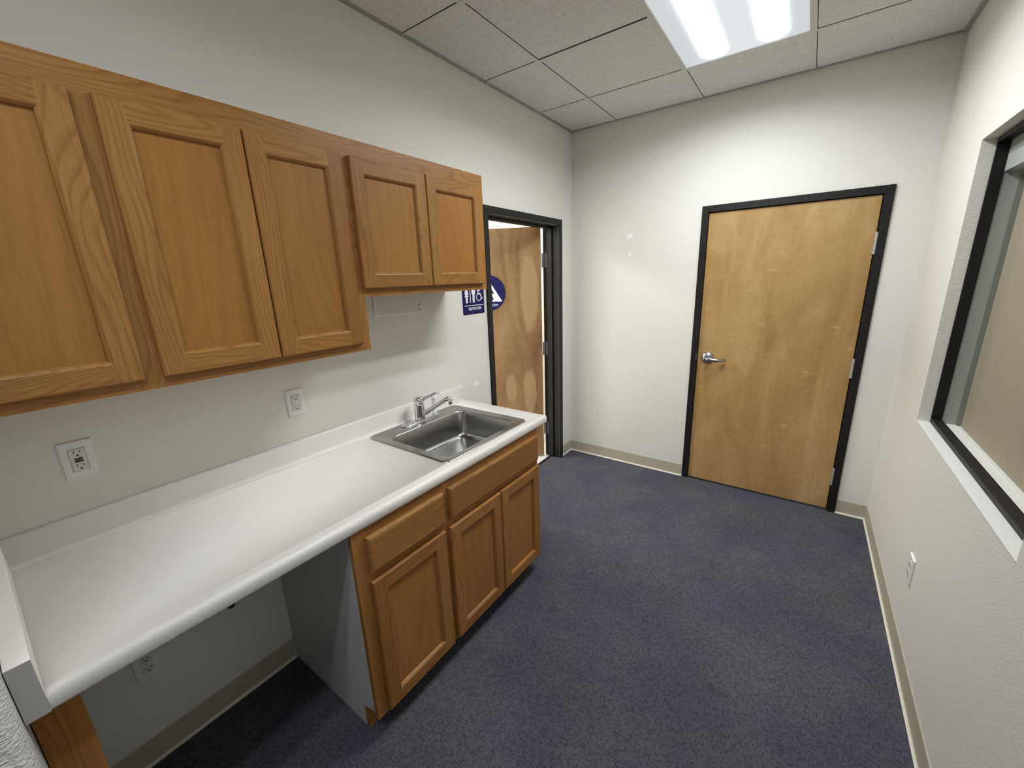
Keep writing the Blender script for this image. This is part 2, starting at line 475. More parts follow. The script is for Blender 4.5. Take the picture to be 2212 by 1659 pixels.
# ---------------------------------------------------------------- door 2 (closed, end wall)
d2 = tag(empty('door_2', (1.555, 0, 0)), 'closed birch veneer door in a black frame on the end wall', kind='structure')
def frame_u(b, a0, a1, zt, fw, dep0, dep1, put):
    """jambs and head with a stop; put(a0,a1,d0,d1,z0,z1) adds a box"""
    put(a0, a0 + fw, dep0, dep1, 0, zt); put(a1 - fw, a1, dep0, dep1, 0, zt)
    put(a0 + fw, a1 - fw, dep0, dep1, zt - fw, zt)
b = MB()
put = lambda a0, a1, c0, c1, z0, z1: b.box(a0, a1, c0, c1, z0, z1)
frame_u(b, 1.046, 2.064, 2.096, .0435, -.014, .006, put)
put(1.076, 1.0895, .006, .145, 0, 2.0525); put(2.0185, 2.032, .006, .145, 0, 2.0525); put(1.0895, 2.0185, .006, .145, 2.0525, 2.066)
put(1.0895, 1.105, .05, .10, 0, 2.0525); put(2.003, 2.0185, .05, .10, 0, 2.0525); put(1.105, 2.003, .05, .10, 2.037, 2.0525)
b.build('door_frame', M['black_paint'], d2, bevel=.0012, seg=1)
b = MB().box(1.0935, 2.0150, .002, .046, .014, 2.0480)
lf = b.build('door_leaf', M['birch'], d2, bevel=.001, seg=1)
b = MB()
b.box(1.082, 1.0895, -.0155, -.004, .997, 1.045)
b.build('strike_plate', M['satin'], d2)
for z in (1.782, 1.022, .263):
    b = MB()
    for k in range(5):
        b.lathe([(.0075, -.0622 + k * .0249), (.0075, -.0622 + (k + .93) * .0249)], (2.0175, -.0085, z), 'z', 16)
    b.lathe([(.003, -.0645), (.003, .0645)], (2.0175, -.0085, z), 'z', 12)
    b.box(2.0085, 2.0175, -.002, .001, z - .062, z + .062)
    b.build('hinge', M['hinge'], d2)
b = MB().set(0, True)
b.lathe([(.0435, -.0), (.0435, -.006), (.040, -.011), (.028, -.018), (.020, -.022)], (1.163, .002, 1.018), 'y', 40)
rose = b.build('lever_rose', M['satin'], d2)
b = MB().set(0, True)
b.lathe([(.0135, -.012), (.0125, -.050), (.0140, -.058), (.012, -.063)], (1.163, .002, 1.018), 'y', 28)
b.tube([(1.158, -.053, 1.018), (1.185, -.055, 1.0165), (1.215, -.057, 1.0135), (1.243, -.056, 1.011), (1.257, -.048, 1.010), (1.275, -.028, 1.0115), (1.284, -.018, 1.012)],
       [.0150, .0148, .0138, .0128, .0122, .0110, .0095], 16, .95)
b.set(0, False).lathe([(.0092, -.0635), (.0092, -.0680), (.0070, -.0680), (.0070, -.0660)], (1.160, .002, 1.0175), 'y', 20, False)
b.set(1, False).lathe([(.0070, -.0655), (.0070, -.0662)], (1.160, .002, 1.0175), 'y', 20)
b.set(0, False).lathe([(.0030, -.0662), (.0028, -.0685)], (1.160, .002, 1.0175), 'y', 14)
b.build('lever_handle', [M['satin'], M['slot']], rose)

# ---------------------------------------------------------------- door 1 (open, left wall, washroom)
d1 = tag(empty('door_1', (0, -.67, 0)), 'open mottled wooden washroom door in a black frame on the left wall', kind='structure')
b = MB()
put = lambda a0, a1, c0, c1, z0, z1: b.box(c0, c1, a0, a1, z0, z1)
frame_u(b, -1.185, -.183, 2.096, .0435, -.006, .014, put)
# jamb lining with a deep centre stop (rebates either side)
ya, yb = D1[0], D1[1]
put(ya, ya + .004, -.152, 0, 0, D1[2]); put(yb - .004, yb, -.1455, 0, 0, D1[2]); put(ya, yb, -.152, 0, D1[2] - .004, D1[2])
put(ya + .004, ya + .020, -.104, -.054, 0, D1[2] - .004); put(yb - .020, yb - .004, -.104, -.054, 0, D1[2] - .004)
put(ya + .020, yb - .020, -.104, -.054, D1[2] - .020, D1[2] - .004)
put(ya - .044, ya, -.166, -.152, 0, 2.096); put(ya - .044, yb, -.166, -.152, D1[2], 2.096)
b.build('door_frame', M['black_paint'], d1, bevel=.0012, seg=1)
TA = math.radians(61)
# leaf built in its own frame: local -y along the leaf, local +x is the room-side face
b = MB().box(-.041, 0, -.898, -.004, 0, 2.037)
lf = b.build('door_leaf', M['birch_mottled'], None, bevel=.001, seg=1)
lf.parent = d1
LO = Vector((-.133, -.281, .014))
lf.location = LO - d1.location; lf.rotation_euler = (0, 0, -TA)
for z in (1.785, 1.029, .276):
    b = MB()
    b.box(-.143, -.086, yb - .0075, yb - .004, z - .057, z + .057)
    b.lathe([(.0065, -.057), (.0065, .057)], (-.148, yb - .013, z), 'z', 14)
    b.lathe([(.0025, -.060), (.0025, .060)], (-.148, yb - .013, z), 'z', 10)
    for k in (-.035, 0.0, .035): b.lathe([(.003, 0), (.003, -.0012)], (-.112 + .012 * (k == 0), yb - .0075, z + k), 'y', 10)
    b.build('hinge', M['hinge_dark'], d1)

# ---------------------------------------------------------------- window 1
w1 = tag(empty('window_1', (W, -1.29, WZ0)), 'black framed interior window in the right wall, boarded behind the glass', kind='structure')
b = MB()
fx0, fx1, fw = W + .044, W + .082, .018
b.box(fx0, fx1, WY0, WY1, WZ0, WZ0 + .022).box(fx0, fx1, WY0, WY1, WZ1 - fw, WZ1)
b.box(fx0, fx1, WY0, WY0 + .006, WZ0 + .022, WZ1 - fw).box(fx0, fx1, WY1 - .006, WY1, WZ0 + .022, WZ1 - fw)
b.box(fx1, fx1 + .004, WY0, WY1, WZ0, WZ0 + .014)
b.build('window_frame', M['black_paint'], w1, bevel=.0015, seg=1)
b = MB().box(fx0 + .030, fx0 + .034, WY0 + .003, WY1 - .003, WZ0 + .012, WZ1 - .010)
b.build('glass_pane', M['glass'], w1)
b = MB()   # outer reveal: jamb, lowered header and light sill beyond the glass
b.box(fx1, W + .128, WY1 - .002, WY1 + .010, WZ0, WZ1)
b.box(fx1, W + .128, WY0, WY1 - .002, 2.000, WZ1 - .002)
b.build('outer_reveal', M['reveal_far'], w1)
b = MB().box(fx1 + .004, W + .130, WY0, WY1, WZ0 - .004, WZ0 + .003)
b.build('outer_sill', M['white_wall'], w1)
b = MB().box(W + .128, W + .146, WY1 - .006, WY1 + .01, WZ0, 2.01).box(W + .128, W + .146, WY0, WY1, 1.985, 2.01)  # dark strip standing in for the shade on the recessed return
b.build('shade_strip', M['shade_strip'], w1)
b = MB().box(W + .146, W + .156, WY0 - .02, WY1 + .02, WZ0 - .02, WZ1)
b.build('backing_board', M['tan'], w1)
b = MB().box(W - .001, W + .044, WY0, WY1, WZ0 - .003, WZ0 + .002)
b.build('window_sill', M['wall_smooth'], w1)

# ================================================================== CEILING LIGHTS
def make_light(c, l0, l1, label):
    xa, xb = xs[c] + hw * .4, xs[c + 1] - hw * .4; ya, yb = l1 + hw * .4, l0 - hw * .4
    cx, cy = (xa + xb) / 2, (ya + yb) / 2
    t = tag(empty('ceiling_light', (cx, cy, H)), label, 'ceiling light', 'recessed fluorescent ceiling lights')
    b = MB(); w = .013
    b.box(xa, xa + w, ya, yb, H - .004, H + .03).box(xb - w, xb, ya, yb, H - .004, H + .03)
    b.box(xa + w, xb - w, ya, ya + w, H - .004, H + .03).box(xa + w, xb - w, yb - w, yb, H - .004, H + .03)
    b.build('frame', M['grid'], t, bevel=.001, seg=1)
    b = MB().box(xa + .004, xb - .004, ya + .004, yb - .004, H + .03, H + .09)
    b.build('housing', M['white_gloss'], t)
    b = MB()
    b.poly([(xa + w, ya + w, H + .001), (xa + w, yb - w, H + .001), (xb - w, yb - w, H + .001), (xb - w, ya + w, H + .001)])
    b.build('lens_panel', M['diffuser'], t)
    return t
t1 = make_light(*LIGHTS[0], 'rectangular fluorescent ceiling light glowing above the closed door')
t2 = copy_tree(t1); t2.location.y = (LIGHTS[1][1] + LIGHTS[1][2]) / 2
def area(name, loc, sx, sy, power, col=(1, 1, 1), spread=180):
    l = bpy.data.lights.new(name, 'AREA'); l.shape = 'RECTANGLE'; l.size = sx; l.size_y = sy; l.energy = power; l.color = col
    l.spread = math.radians(spread)
    o = bpy.data.objects.new(name, l); COL.objects.link(o); o.location = loc
    return o
for tt, pw in ((t1, 14.8), (t2, 7.2)):
    for cx in (-.128, .142): area('fluorescent_tube', (tt.location.x + cx, tt.location.y, H - .0005), .085, 1.05, pw, (.965, .985, 1.0), 162)
t2['label'] = 'rectangular fluorescent ceiling light behind the viewpoint'

# ================================================================== CABINETS
def panel_door(parent, y0, y1, z0, z1, xf, th=.020, fw=.052, ch=.0095, name='door', seed=None, rail=None):
    """frame-and-panel door on a face at x=xf; y0<y1"""
    sd = seed if seed is not None else random.random() * 10
    rw = rail or fw
    b = MB(); X1 = xf + th; Xb = X1 - .0125; e = .0045
    def P(y, z, x): return (x, y, z)
    Y = [y0 + e, y0 + fw, y1 - fw, y1 - e]; Z = [z0 + e, z0 + rw, z1 - rw, z1 - e]
    s1, s2, s3, s4 = sd, sd + .37, sd + .61, sd + .83
    # flat faces: stiles run full height, rails butt between them
    b.set(0, False, s1, 0).poly([P(Y[0], Z[0], X1), P(Y[1], Z[0], X1), P(Y[1], Z[3], X1), P(Y[0], Z[3], X1)])
    b.set(0, False, s2, 0).poly([P(Y[2], Z[0], X1), P(Y[3], Z[0], X1), P(Y[3], Z[3], X1), P(Y[2], Z[3], X1)])
    b.set(0, False, s3, 1).poly([P(Y[1], Z[0], X1), P(Y[2], Z[0], X1), P(Y[2], Z[1], X1), P(Y[1], Z[1], X1)])
    b.set(0, False, s4, 1).poly([P(Y[1], Z[2], X1), P(Y[2], Z[2], X1), P(Y[2], Z[3], X1), P(Y[1], Z[3], X1)])
    # outer rounded edge and sides
    def ring(i, x): return [P(y0 + i, z0 + i, x), P(y1 - i, z0 + i, x), P(y1 - i, z1 - i, x), P(y0 + i, z1 - i, x)]
    prof = [(e, X1), (e * .35, X1 - e * .45), (0, X1 - e * 1.2), (0, xf + .001)]
    gs = [(s3, 1), (s2, 0), (s4, 1), (s1, 0)]
    for k in range(len(prof) - 1):
        a, c = ring(*prof[k]), ring(*prof[k + 1])
        for i in range(4):
            j = (i + 1) % 4; b.set(0, False, *gs[i]); b.poly([a[i], a[j], c[j], c[i]])
    b.set(0, False, s1, 0).poly(ring(0, xf + .001))
    # inner moulded edge
    def ir(i, x): return [P(y0 + fw + i, z0 + rw + i, x), P(y1 - fw - i, z0 + rw + i, x), P(y1 - fw - i, z1 - rw - i, x), P(y0 + fw + i, z1 - rw - i, x)]
    iprof = [(0, X1), (ch * .25, X1 - .0012), (ch * .75, X1 - .0055), (ch, Xb), (ch, Xb - .003)]
    for k in range(len(iprof) - 1):
        a, c = ir(*iprof[k]), ir(*iprof[k + 1])
        for i in range(4):
            j = (i + 1) % 4; b.set(0, False, *gs[i]); b.poly([a[i], a[j], c[j], c[i]])
    d = b.build(name, M['oak'], parent)
    p = MB().set(0, False, sd + .15, 0).box(Xb - .006, Xb, y0 + fw + ch - .002, y1 - fw - ch + .002, z0 + rw + ch - .002, z1 - rw - ch + .002)
    p.build('door_panel', M['oak_panel'], d)
    return d
def slab_front(parent, y0, y1, z0, z1, xf, th=.020, name='drawer', seed=0):
    b = MB(); X1 = xf + th; e = .011
    def ring(i, x): return [(x, y0 + i, z0 + i), (x, y1 - i, z0 + i), (x, y1 - i, z1 - i), (x, y0 + i, z1 - i)]
    prof = [(e, X1), (e * .5, X1 - .0015), (e * .18, X1 - .005), (0, X1 - .009), (0, xf + .001)]
    b.set(0, False, seed, 1)
    b.poly(ring(*prof[0]))
    for k in range(len(prof) - 1):
        a, c = ring(*prof[k]), ring(*prof[k + 1])
        for i in range(4): b.poly([a[i], a[(i + 1) % 4], c[(i + 1) % 4], c[i]])
    b.poly(ring(0, xf + .001))
    return b.build(name, M['oak'], parent)
def face_frame(parent, y0, y1, z0, z1, xf, th, stiles, rails, sd):
    """stiles: list of (ya,yb); rails: list of (za,zb,ya,yb)"""
    b = MB()
    for i, (a, c) in enumerate(stiles): b.set(0, False, sd + i * .23, 0).box(xf - th, xf, a, c, z0, z1)
    for i, (za, zb, a, c) in enumerate(rails): b.set(0, False, sd + .11 + i * .31, 1).box(xf - th, xf, a, c, za, zb)
    return b.build('face_frame', M['oak'], parent)

UX = .310
def upper(y0, y1, z0, doors, label, sd, seamless_top):
    t = tag(empty('wall_cabinet', (0, (y0 + y1) / 2, z0)), label, 'cabinet', 'oak wall cabinets above the counter')
    b = MB().set(0, False, sd + 5, 0)
    b.box(.001, UX - .019, y0, y0 + .013, z0, 2.149).box(.001, UX - .019, y1 - .013, y1, z0, 2.149)
    b.set(0, False, sd + 6, 1).box(.001, UX - .019, y0 + .013, y1 - .013, z0 + .030, z0 + .042).box(.001, UX - .019, y0 + .013, y1 - .013, 2.136, 2.149)
    b.box(.001, .007, y0 + .013, y1 - .013, z0 + .042, 2.136)
    b.build('carcass', M['oak_panel'], t)
    st, rl = [], []
    st = [(y0, y0 + .036), (y1 - .036, y1)]
    rl = [(2.085, 2.150, y0 + .036, y1 - .036), (z0, z0 + .036, y0 + .036, y1 - .036)]
    if len(doors) == 3:
        m = (doors[0][1] + doors[1][0]) / 2
        st.append((m - .030, m + .030))
        rl = [(a, c, p, q) for (a, c, _, _) in rl for (p, q) in ((y0 + .036, m - .030), (m + .030, y1 - .036))]
    b = MB()
    for i, (a, c) in enumerate(st): b.set(0, False, sd + i * .23, 0).box(UX - .019, UX, a, c, z0, 2.085)
    b.set(0, False, 4.4, 1).box(UX - .019, UX, y0, y1, 2.085, 2.150)
    for i, (za, zb, a, c) in enumerate(rl):
        if za < 2.0: b.set(0, False, sd + .11 + i * .31, 1).box(UX - .0188, UX - .0002, a, c, za, zb)
    b.build('face_frame', M['oak'], t)
    for i, (a, c) in enumerate(doors):
        panel_door(t, a, c, z0 + .030, 2.090, UX, seed=sd + 1.7 * i + .9)
    return t
upper(-3.346, -2.3015, 1.388, [(-3.330, -2.995), (-2.957, -2.6515), (-2.6468, -2.341)], 'long oak wall cabinet with three tall doors above the empty counter stretch', 2.9, True)
upper(-2.3015, -1.5517, 1.595, [(-2.309, -1.9525), (-1.9480, -1.584)], 'shorter oak wall cabinet with two doors above the sink', 7.2, True)

# base cabinet
BX, BY0, BY1, BZ0, BZ1 = .625, -2.678, -1.577, .092, .873
t = tag(empty('base_cabinet', (0, (BY0 + BY1) / 2, 0)), 'oak base cabinet with two drawer fronts and three doors under the sink', 'cabinet')
b = MB()
side = [(.003, 0), (.535, 0), (.535, .100), (BX - .019, .118), (BX - .019, BZ1), (.003, BZ1)]
b.prism(side, lambda a, c: (a, BY0, c), lambda a, c: (a, BY0 + .016, c))
b.prism(side, lambda a, c: (a, BY1 - .016, c), lambda a, c: (a, BY1, c))
b.box(.003, BX - .019, BY0 + .016, BY1 - .016, .100, .116)
b.box(.003, .010, BY0 + .016, BY1 - .016, .116, .62)
b.build('carcass', M['melamine'], t)
b = MB().set(0, False, 3.3, 1).box(.535, .552, BY0 + .001, BY1 - .001, 0, .100)
b.set(0, False, 3.9, 0).box(.5355, .606, BY0 + .0005, BY0 + .016, .098, .1165)
b.build('toe_kick', M['oak'], t)
face_frame(t, BY0, BY1, BZ0, BZ1, BX, .019,
    [(BY0 - .0002, BY0 + .052), (-2.292, -2.246), (BY1 - .030, BY1 + .0002)],
    [(.828, BZ1, BY0 + .052, -2.292), (.828, BZ1, -2.246, BY1 - .030), (.664, .706, BY0 + .052, -2.292), (.664, .706, -2.246, BY1 - .030),
     (BZ0, .130, BY0 + .052, -2.292), (BZ0, .130, -2.246, BY1 - .030)], 6.1)
slab_front(t, -2.632, -2.287, .698, .836, BX, seed=5.21)
slab_front(t, -2.254, -1.588, .696, .838, BX, name='drawer', seed=8.37)
panel_door(t, -2.636, -2.292, .105, .667, BX, seed=4.6)
panel_door(t, -2.264, -1.928, .105, .664, BX, seed=9.1)
panel_door(t, -1.9215, -1.587, .105, .664, BX, seed=3.7)

# end support under the left of the counter
t = tag(empty('counter_support', (.3, -3.31, 0)), 'oak filler post under the left end of the counter', 'support')
MB().set(0, False, 7.77, 0).box(.545, .563, -3.347, -3.278, 0, .872).build('face_board', M['oak'], t, bevel=.001)
MB().box(.04, .544, -3.347, -3.331, 0, .871).build('side_panel', M['melamine'], t)

# ================================================================== COUNTERTOP
CY0, CY1 = -3.3145, -1.4865
CT, CB, CX = .9135, .8735, .636
t = tag(empty('countertop', (.3, (CY0 + CY1) / 2, CB)), 'white speckled laminate countertop with rolled front edge and backsplash', 'countertop')
prof = [(.0015, CB), (.0015, .9985)]
prof += [(.0015, 1.0005), (.006, 1.0025), (.013, 1.0025), (.0175, 1.000), (.0195, .995)]
prof += [(.0195, CT + .012), (.0215, CT + .005), (.027, CT + .0008), (.034, CT)]
prof += [(CX - .045, CT), (CX - .032, CT + .0010), (CX - .022, CT + .0024), (CX - .014, CT + .0024), (CX - .008, CT + .0006), (CX - .0035, CT - .0035), (CX - .001, CT - .009), (CX, CT - .016), (CX - .001, CB + .006), (CX - .005, CB), (CX - .03, CB)]
b = MB(); k = len(prof); n0 = 0
b.v += [(a, CY0, z) for a, z in prof] + [(a, CY1, z) for a, z in prof]
b.set(0, False); b.face(range(k - 1, -1, -1)); b.face(range(k, 2 * k))
for i in range(k):
    j = (i + 1) % k; b.set(0, 1 <= i <= k - 3); b.face((i, j, k + j, k + i))
ct = b.build('counter_slab', M['laminate'], t)
SX0, SX1, SY0, SY1 = .046, .592, -2.208, -1.601
cut = MB().box(SX0 + .012, SX1 - .012, SY0 + .012, SY1 - .012, .7, CT + .05).build('cutter', M['laminate'])
md = ct.modifiers.new('hole', 'BOOLEAN'); md.operation = 'DIFFERENCE'; md.object = cut; md.solver = 'EXACT'
dg = bpy.context.evaluated_depsgraph_get(); dg.update()
nm = bpy.data.meshes.new_from_object(ct.evaluated_get(dg))
ct.modifiers.clear(); ct.data = nm
cm = cut.data; bpy.data.objects.remove(cut); bpy.data.meshes.remove(cm)
b = MB().box(.0015, CX - .001, -3.3475, CY0 - .0001, CB + .001, .9985)
b.build('side_splash', M['laminate'], t, bevel=.0012)
o = MB().box(CX - .001, CX - .0002, -3.3472, CY0 - .0006, CB + .0010, .9982).build('end_cap', plain('grey_laminate_end_strip', (.36, .35, .34), .4), t)

# ================================================================== SINK
t = tag(empty('kitchen_sink', ((SX0 + SX1) / 2, (SY0 + SY1) / 2, CT)), 'stainless steel drop-in sink in the white countertop', 'sink')
def rr(x0, x1, y0, y1, r, z): return rrect(x0, x1, y0, y1, r, z, 8)
bx0, bx1, by0, by1 = .150, .552, -2.158, -1.652
R = [rr(SX0, SX1, SY0, SY1, .040, CT + .0003), rr(SX0 + .002, SX1 - .002, SY0 + .002, SY1 - .002, .039, CT + .0035),
     rr(SX0 + .006, SX1 - .006, SY0 + .006, SY1 - .006, .036, CT + .0052), rr(SX0 + .012, SX1 - .012, SY0 + .012, SY1 - .012, .032, CT + .0048),
     rr(SX0 + .016, SX1 - .016, SY0 + .016, SY1 - .016, .029, CT + .0025),
     rr(bx0 - .006, bx1 + .006, by0 - .006, by1 + .006, .050, CT + .0022), rr(bx0 - .002, bx1 + .002, by0 - .002, by1 + .002, .048, CT + .0008),
     rr(bx0 + .002, bx1 - .002, by0 + .002, by1 - .002, .046, CT - .006), rr(bx0 + .008, bx1 - .008, by0 + .008, by1 - .008, .045, CT - .120)]
cxm, cym = (bx0 + bx1) / 2, (by0 + by1) / 2
for i in range(1, 6):
    a = math.radians(90 * i / 5); q = .008 + .028 * (1 - math.cos(a)); R.append(rr(bx0 + q, bx1 - q, by0 + q, by1 - q, max(.045 - q * .3, .02), CT - .120 - .030 * math.sin(a)))
last = R[-1]; dc = (.340, -1.905); dr = .044
for f, dz in ((.5, .004), (1.0, .0075)):
    ring = []
    for p in last:
        a = math.atan2(p[1] - dc[1], p[0] - dc[0]); e = Vector((dc[0] + dr * math.cos(a), dc[1] + dr * math.sin(a), 0))
        ring.append((p[0] * (1 - f) + e.x * f, p[1] * (1 - f) + e.y * f, CT - .150 - dz))
    R.append(ring)
b = MB().set(0, True); b.rings(R)
o = b.build('sink_bowl', M['steel'], t)
b = MB().set(0, True)
b.lathe([(.046, 0), (.045, .002), (.040, .0015), (.036, -.006), (.034, -.020)], (dc[0], dc[1], CT - .1575), 'z', 32, False)
b.set(1, False).lathe([(.034, -.020), (.0335, -.022)], (dc[0], dc[1], CT - .1575), 'z', 32)
b.set(0, True).lathe([(.020, -.0195), (.019, -.012), (.006, -.008), (.005, .002), (.004, .006)], (dc[0], dc[1], CT - .1575), 'z', 24)
b.build('drain_strainer', [M['chrome'], M['slot']], t)

# faucet
fz = CT + .0024
t = tag(empty('kitchen_faucet', (.092, -1.905, fz)), 'chrome single-lever faucet standing on the back ledge of the sink', 'faucet')
b = MB().set(0, True)
def oval(x0, x1, y0, y1, z): return rrect(x0, x1, y0, y1, (x1 - x0) / 2 - .0005, z, 8)
px0, px1, py0, py1 = .063, .119, -2.024, -1.776
b.rings([oval(px0, px1, py0, py1, fz), oval(px0, px1, py0, py1, fz + .005), oval(px0 + .003, px1 - .003, py0 + .003, py1 - .003, fz + .009), oval(px0 + .010, px1 - .010, py0 + .010, py1 - .010, fz + .0115)], True, True, True)
b.build('deck_plate', M['chrome'], t)
b = MB().set(0, True)
b.lathe([(.0300, .010), (.0278, .018), (.0268, .034), (.0265, .092), (.0268, .095)], (.092, -1.905, fz), 'z', 36)
b.build('faucet_body', M['chrome'], t)
hd = MB().set(0, True)
hd.lathe([(.0268, .0965), (.0272, .101), (.0270, .124), (.0245, .1315), (.016, .136), (.003, .1375)], (.092, -1.905, fz), 'z', 36)
hd.tube([(.100, -1.902, fz + .118), (.122, -1.893, fz + .128), (.150, -1.881, fz + .141), (.172, -1.870, fz + .153), (.186, -1.863, fz + .157), (.196, -1.857, fz + .156)], [.0155, .0150, .0115, .0100, .0095, .0080], 16, .72)
hd.build('lever_handle', M['chrome'], t)
b = MB().set(0, True)
b.tube([(.098, -1.903, .952), (.130, -1.893, .968), (.170, -1.879, .994), (.205, -1.867, 1.019), (.228, -1.859, 1.036), (.244, -1.853, 1.0465), (.256, -1.849, 1.051), (.268, -1.845, 1.0515)],
       [.0140, .0136, .0128, .0118, .0114, .0114, .0118, .0122], 18)
b.build('spout', M['chrome'], t)
b = MB().set(0, True)
b.lathe([(.0110, .004), (.0118, -.002), (.0115, -.016), (.0108, -.022), (.0108, -.030), (.0095, -.031)], (.268, -1.845, 1.0515), 'z', 24)
b.build('aerator', M['chrome'], t)
t = tag(empty('side_sprayer', (.088, -1.797, fz + .0115)), 'white plastic side sprayer standing at the right end of the faucet plate', 'sprayer')
b = MB().set(0, True)
b.lathe([(.0140, 0), (.0140, .010), (.0120, .018), (.0105, .026)], (.088, -1.797, fz + .0117), 'z', 24)
b.build('sprayer_base', M['white_gloss'], t)
b = MB().set(0, True)
b.lathe([(.0098, .026), (.0105, .050), (.0122, .072), (.0128, .092), (.0118, .103), (.007, .108)], (.088, -1.797, fz + .0117), 'z', 24)
b.tube([(.094, -1.800, fz + .098), (.106, -1.806, fz + .105), (.112, -1.809, fz + .103)], [.008, .0075, .006], 12)
b.build('sprayer_head', M['white_gloss'], t)

# paper towel holder under the short wall cabinet
t = tag(empty('towel_holder', (.15, -2.02, 1.624)), 'white paper towel holder hanging under the wall cabinet by the sink', 'towel holder')
def strap(b, pts, w, th):
    """flat bent strap following pts in the y/z plane, width along x"""
    pts = [Vector((0, p[0], p[1])) for p in pts]; L, Rr = [], []
    for i, p in enumerate(pts):
        d = (pts[min(i + 1, len(pts) - 1)] - pts[max(i - 1, 0)]).normalized(); nn = Vector((0, -d.z, d.y))
        L.append(p + nn * th / 2); Rr.append(p - nn * th / 2)
    ring = [[(.15 - w, a.y, a.z), (.15 + w, a.y, a.z), (.15 + w, c.y, c.z), (.15 - w, c.y, c.z)] for a, c in zip(L, Rr)]
    b.rings(ring, True, True, True)
b = MB()
b.box(.130, .170, -2.185, -2.125, 1.6225, 1.6245)
b.build('mounting_plate', M['holder'], t, bevel=.0006, seg=1)
b = MB()
pts = [(-2.151, 1.622), (-2.151, 1.522)] + [(-2.136 + .015 * math.cos(math.radians(a)) , 1.516 + .015 * math.sin(math.radians(a))) for a in (200, 225, 250, 270)]
pts += [(-1.90, 1.5015)] + [(-1.893 + .015 * math.cos(math.radians(a)), 1.5165 + .015 * math.sin(math.radians(a))) for a in (290, 315, 340, 360)] + [(-1.878, 1.532)]
strap(b, pts, .0055, .010)
b.set(0, True).lathe([(.010, 0), (.010, -.007), (.006, -.012)], (.15, -1.883, 1.530), 'y', 16)
b.build('holder_bar', M['holder'], t, bevel=.0012, seg=2)

# ================================================================== OUTLETS
def outlet(y, z, style, label, group='wall outlets'):
    """duplex/decorator receptacle on the left wall, centred at y,z"""
    t = tag(empty('wall_outlet', (0, y, z)), label, 'outlet', group)
    b = MB(); h, w = .0575, .0355
    rs = [[(x, y + s * (w - i), z + q * (h - i)) for s, q in ((-1, -1), (1, -1), (1, 1), (-1, 1))] for x, i in ((.0, 0), (.0035, 0), (.0052, .0015), (.0058, .004))]
    b.rings(rs, True, True, True)
    if style != 'duplex':
        b.set(1)
        b.box(.0056, .0060, y - .0185, y + .0185, z - .0355, z + .0355)
    b.build('cover_plate', [M['plate'], M['groove']], t)
    if style != 'duplex':
        b = MB().box(.0056, .0078, y - .0168, y + .0168, z - .0338, z + .0338)
        b.build('receptacle', M['plate_in'], t, bevel=.0008)
        X = .0078
    else:
        b = MB()
        for s in (1, -1): b.lathe([(.0172, 0), (.0172, .0012), (.0160, .0022)], (.0058, y, z + s * .0193), 'x', 28)
        b.lathe([(.003, 0), (.003, .001)], (.0058, y, z), 'x', 12)
        b.build('receptacle', M['plate_in'], t); X = .0080
    for s in (1, -1):
        zc = z + s * .0205
        MB().box(X - .0005, X + .0003, y - .0072, y - .0054, zc + .0005, zc + .0083).build('blade_slot', M['slot'], t)
        MB().box(X - .0005, X + .0003, y + .0054, y + .0072, zc + .0010, zc + .0078).build('blade_slot', M['slot'], t)
        MB().lathe([(.0026, -.0005), (.0026, .0003)], (X, y, zc - .0062), 'x', 14).build('ground_hole', M['slot'], t)
    if style == 'gfci_dark':
        MB().box(X - .0004, X + .0012, y - .0085, y + .0085, z + .0008, z + .0066).build('reset_button', M['btn_red'], t)
        MB().box(X - .0004, X + .0012, y - .0085, y + .0085, z - .0066, z - .0008).build('test_button', M['btn_black'], t)
    elif style == 'gfci':
        MB().box(X - .0004, X + .0010, y - .0080, y + .0080, z + .0006, z + .0056).build('reset_button', M['plate'], t, bevel=.0004)
        MB().box(X - .0004, X + .0010, y - .0080, y + .0080, z - .0056, z - .0006).build('test_button', M['plate'], t, bevel=.0004)
    return t
outlet(-3.1275, 1.165, 'gfci_dark', 'white wall outlet with dark red and black test buttons above the left counter', 'outlets above the counter')
outlet(-2.487, 1.167, 'gfci', 'all white wall outlet with pale buttons nearer the sink', 'outlets above the counter')
outlet(-3.128, .395, 'duplex', 'shadowed duplex outlet low on the wall under the counter', 'outlets near the floor')
# small black fitting below the counter
b = MB().set(0, True).lathe([(.014, 0), (.014, .010), (.010, .016), (.004, .018)], (0, -2.866, .434), 'x', 20)
tag(b.build('pipe_cap', M['slot']), 'small black pipe cap on the wall beneath the counter', 'pipe cap')
# right wall outlet
t = tag(empty('wall_outlet', (W, -1.148, .402)), 'white outlet plate low on the right wall under the window', 'outlet', 'outlets near the floor')
b = MB(); y, z = -1.148, .402; h, w = .0575, .0385
rs = [[(W - x, y + s * (w - i), z + q * (h - i)) for s, q in ((-1, -1), (1, -1), (1, 1), (-1, 1))] for x, i in ((.0, 0), (.0055, 0), (.0075, .0012), (.0082, .004))]
b.rings(rs, True, True, True); b.build('cover_plate', M['plate'], t)
b = MB()
for s in (1, -1): b.lathe([(.0172, 0), (.0172, -.0012), (.0160, -.0018)], (W - .0082, y, z + s * .0193), 'x', 28)
b.build('receptacle', M['plate_in'], t)
for s in (1, -1):
    zc = z + s * .0193
    MB().box(W - .0106, W - .0098, y - .0075, y - .0052, zc, zc + .008).build('blade_slot', M['slot'], t)
    MB().box(W - .0106, W - .0098, y + .0052, y + .0075, zc, zc + .007).build('blade_slot', M['slot'], t)

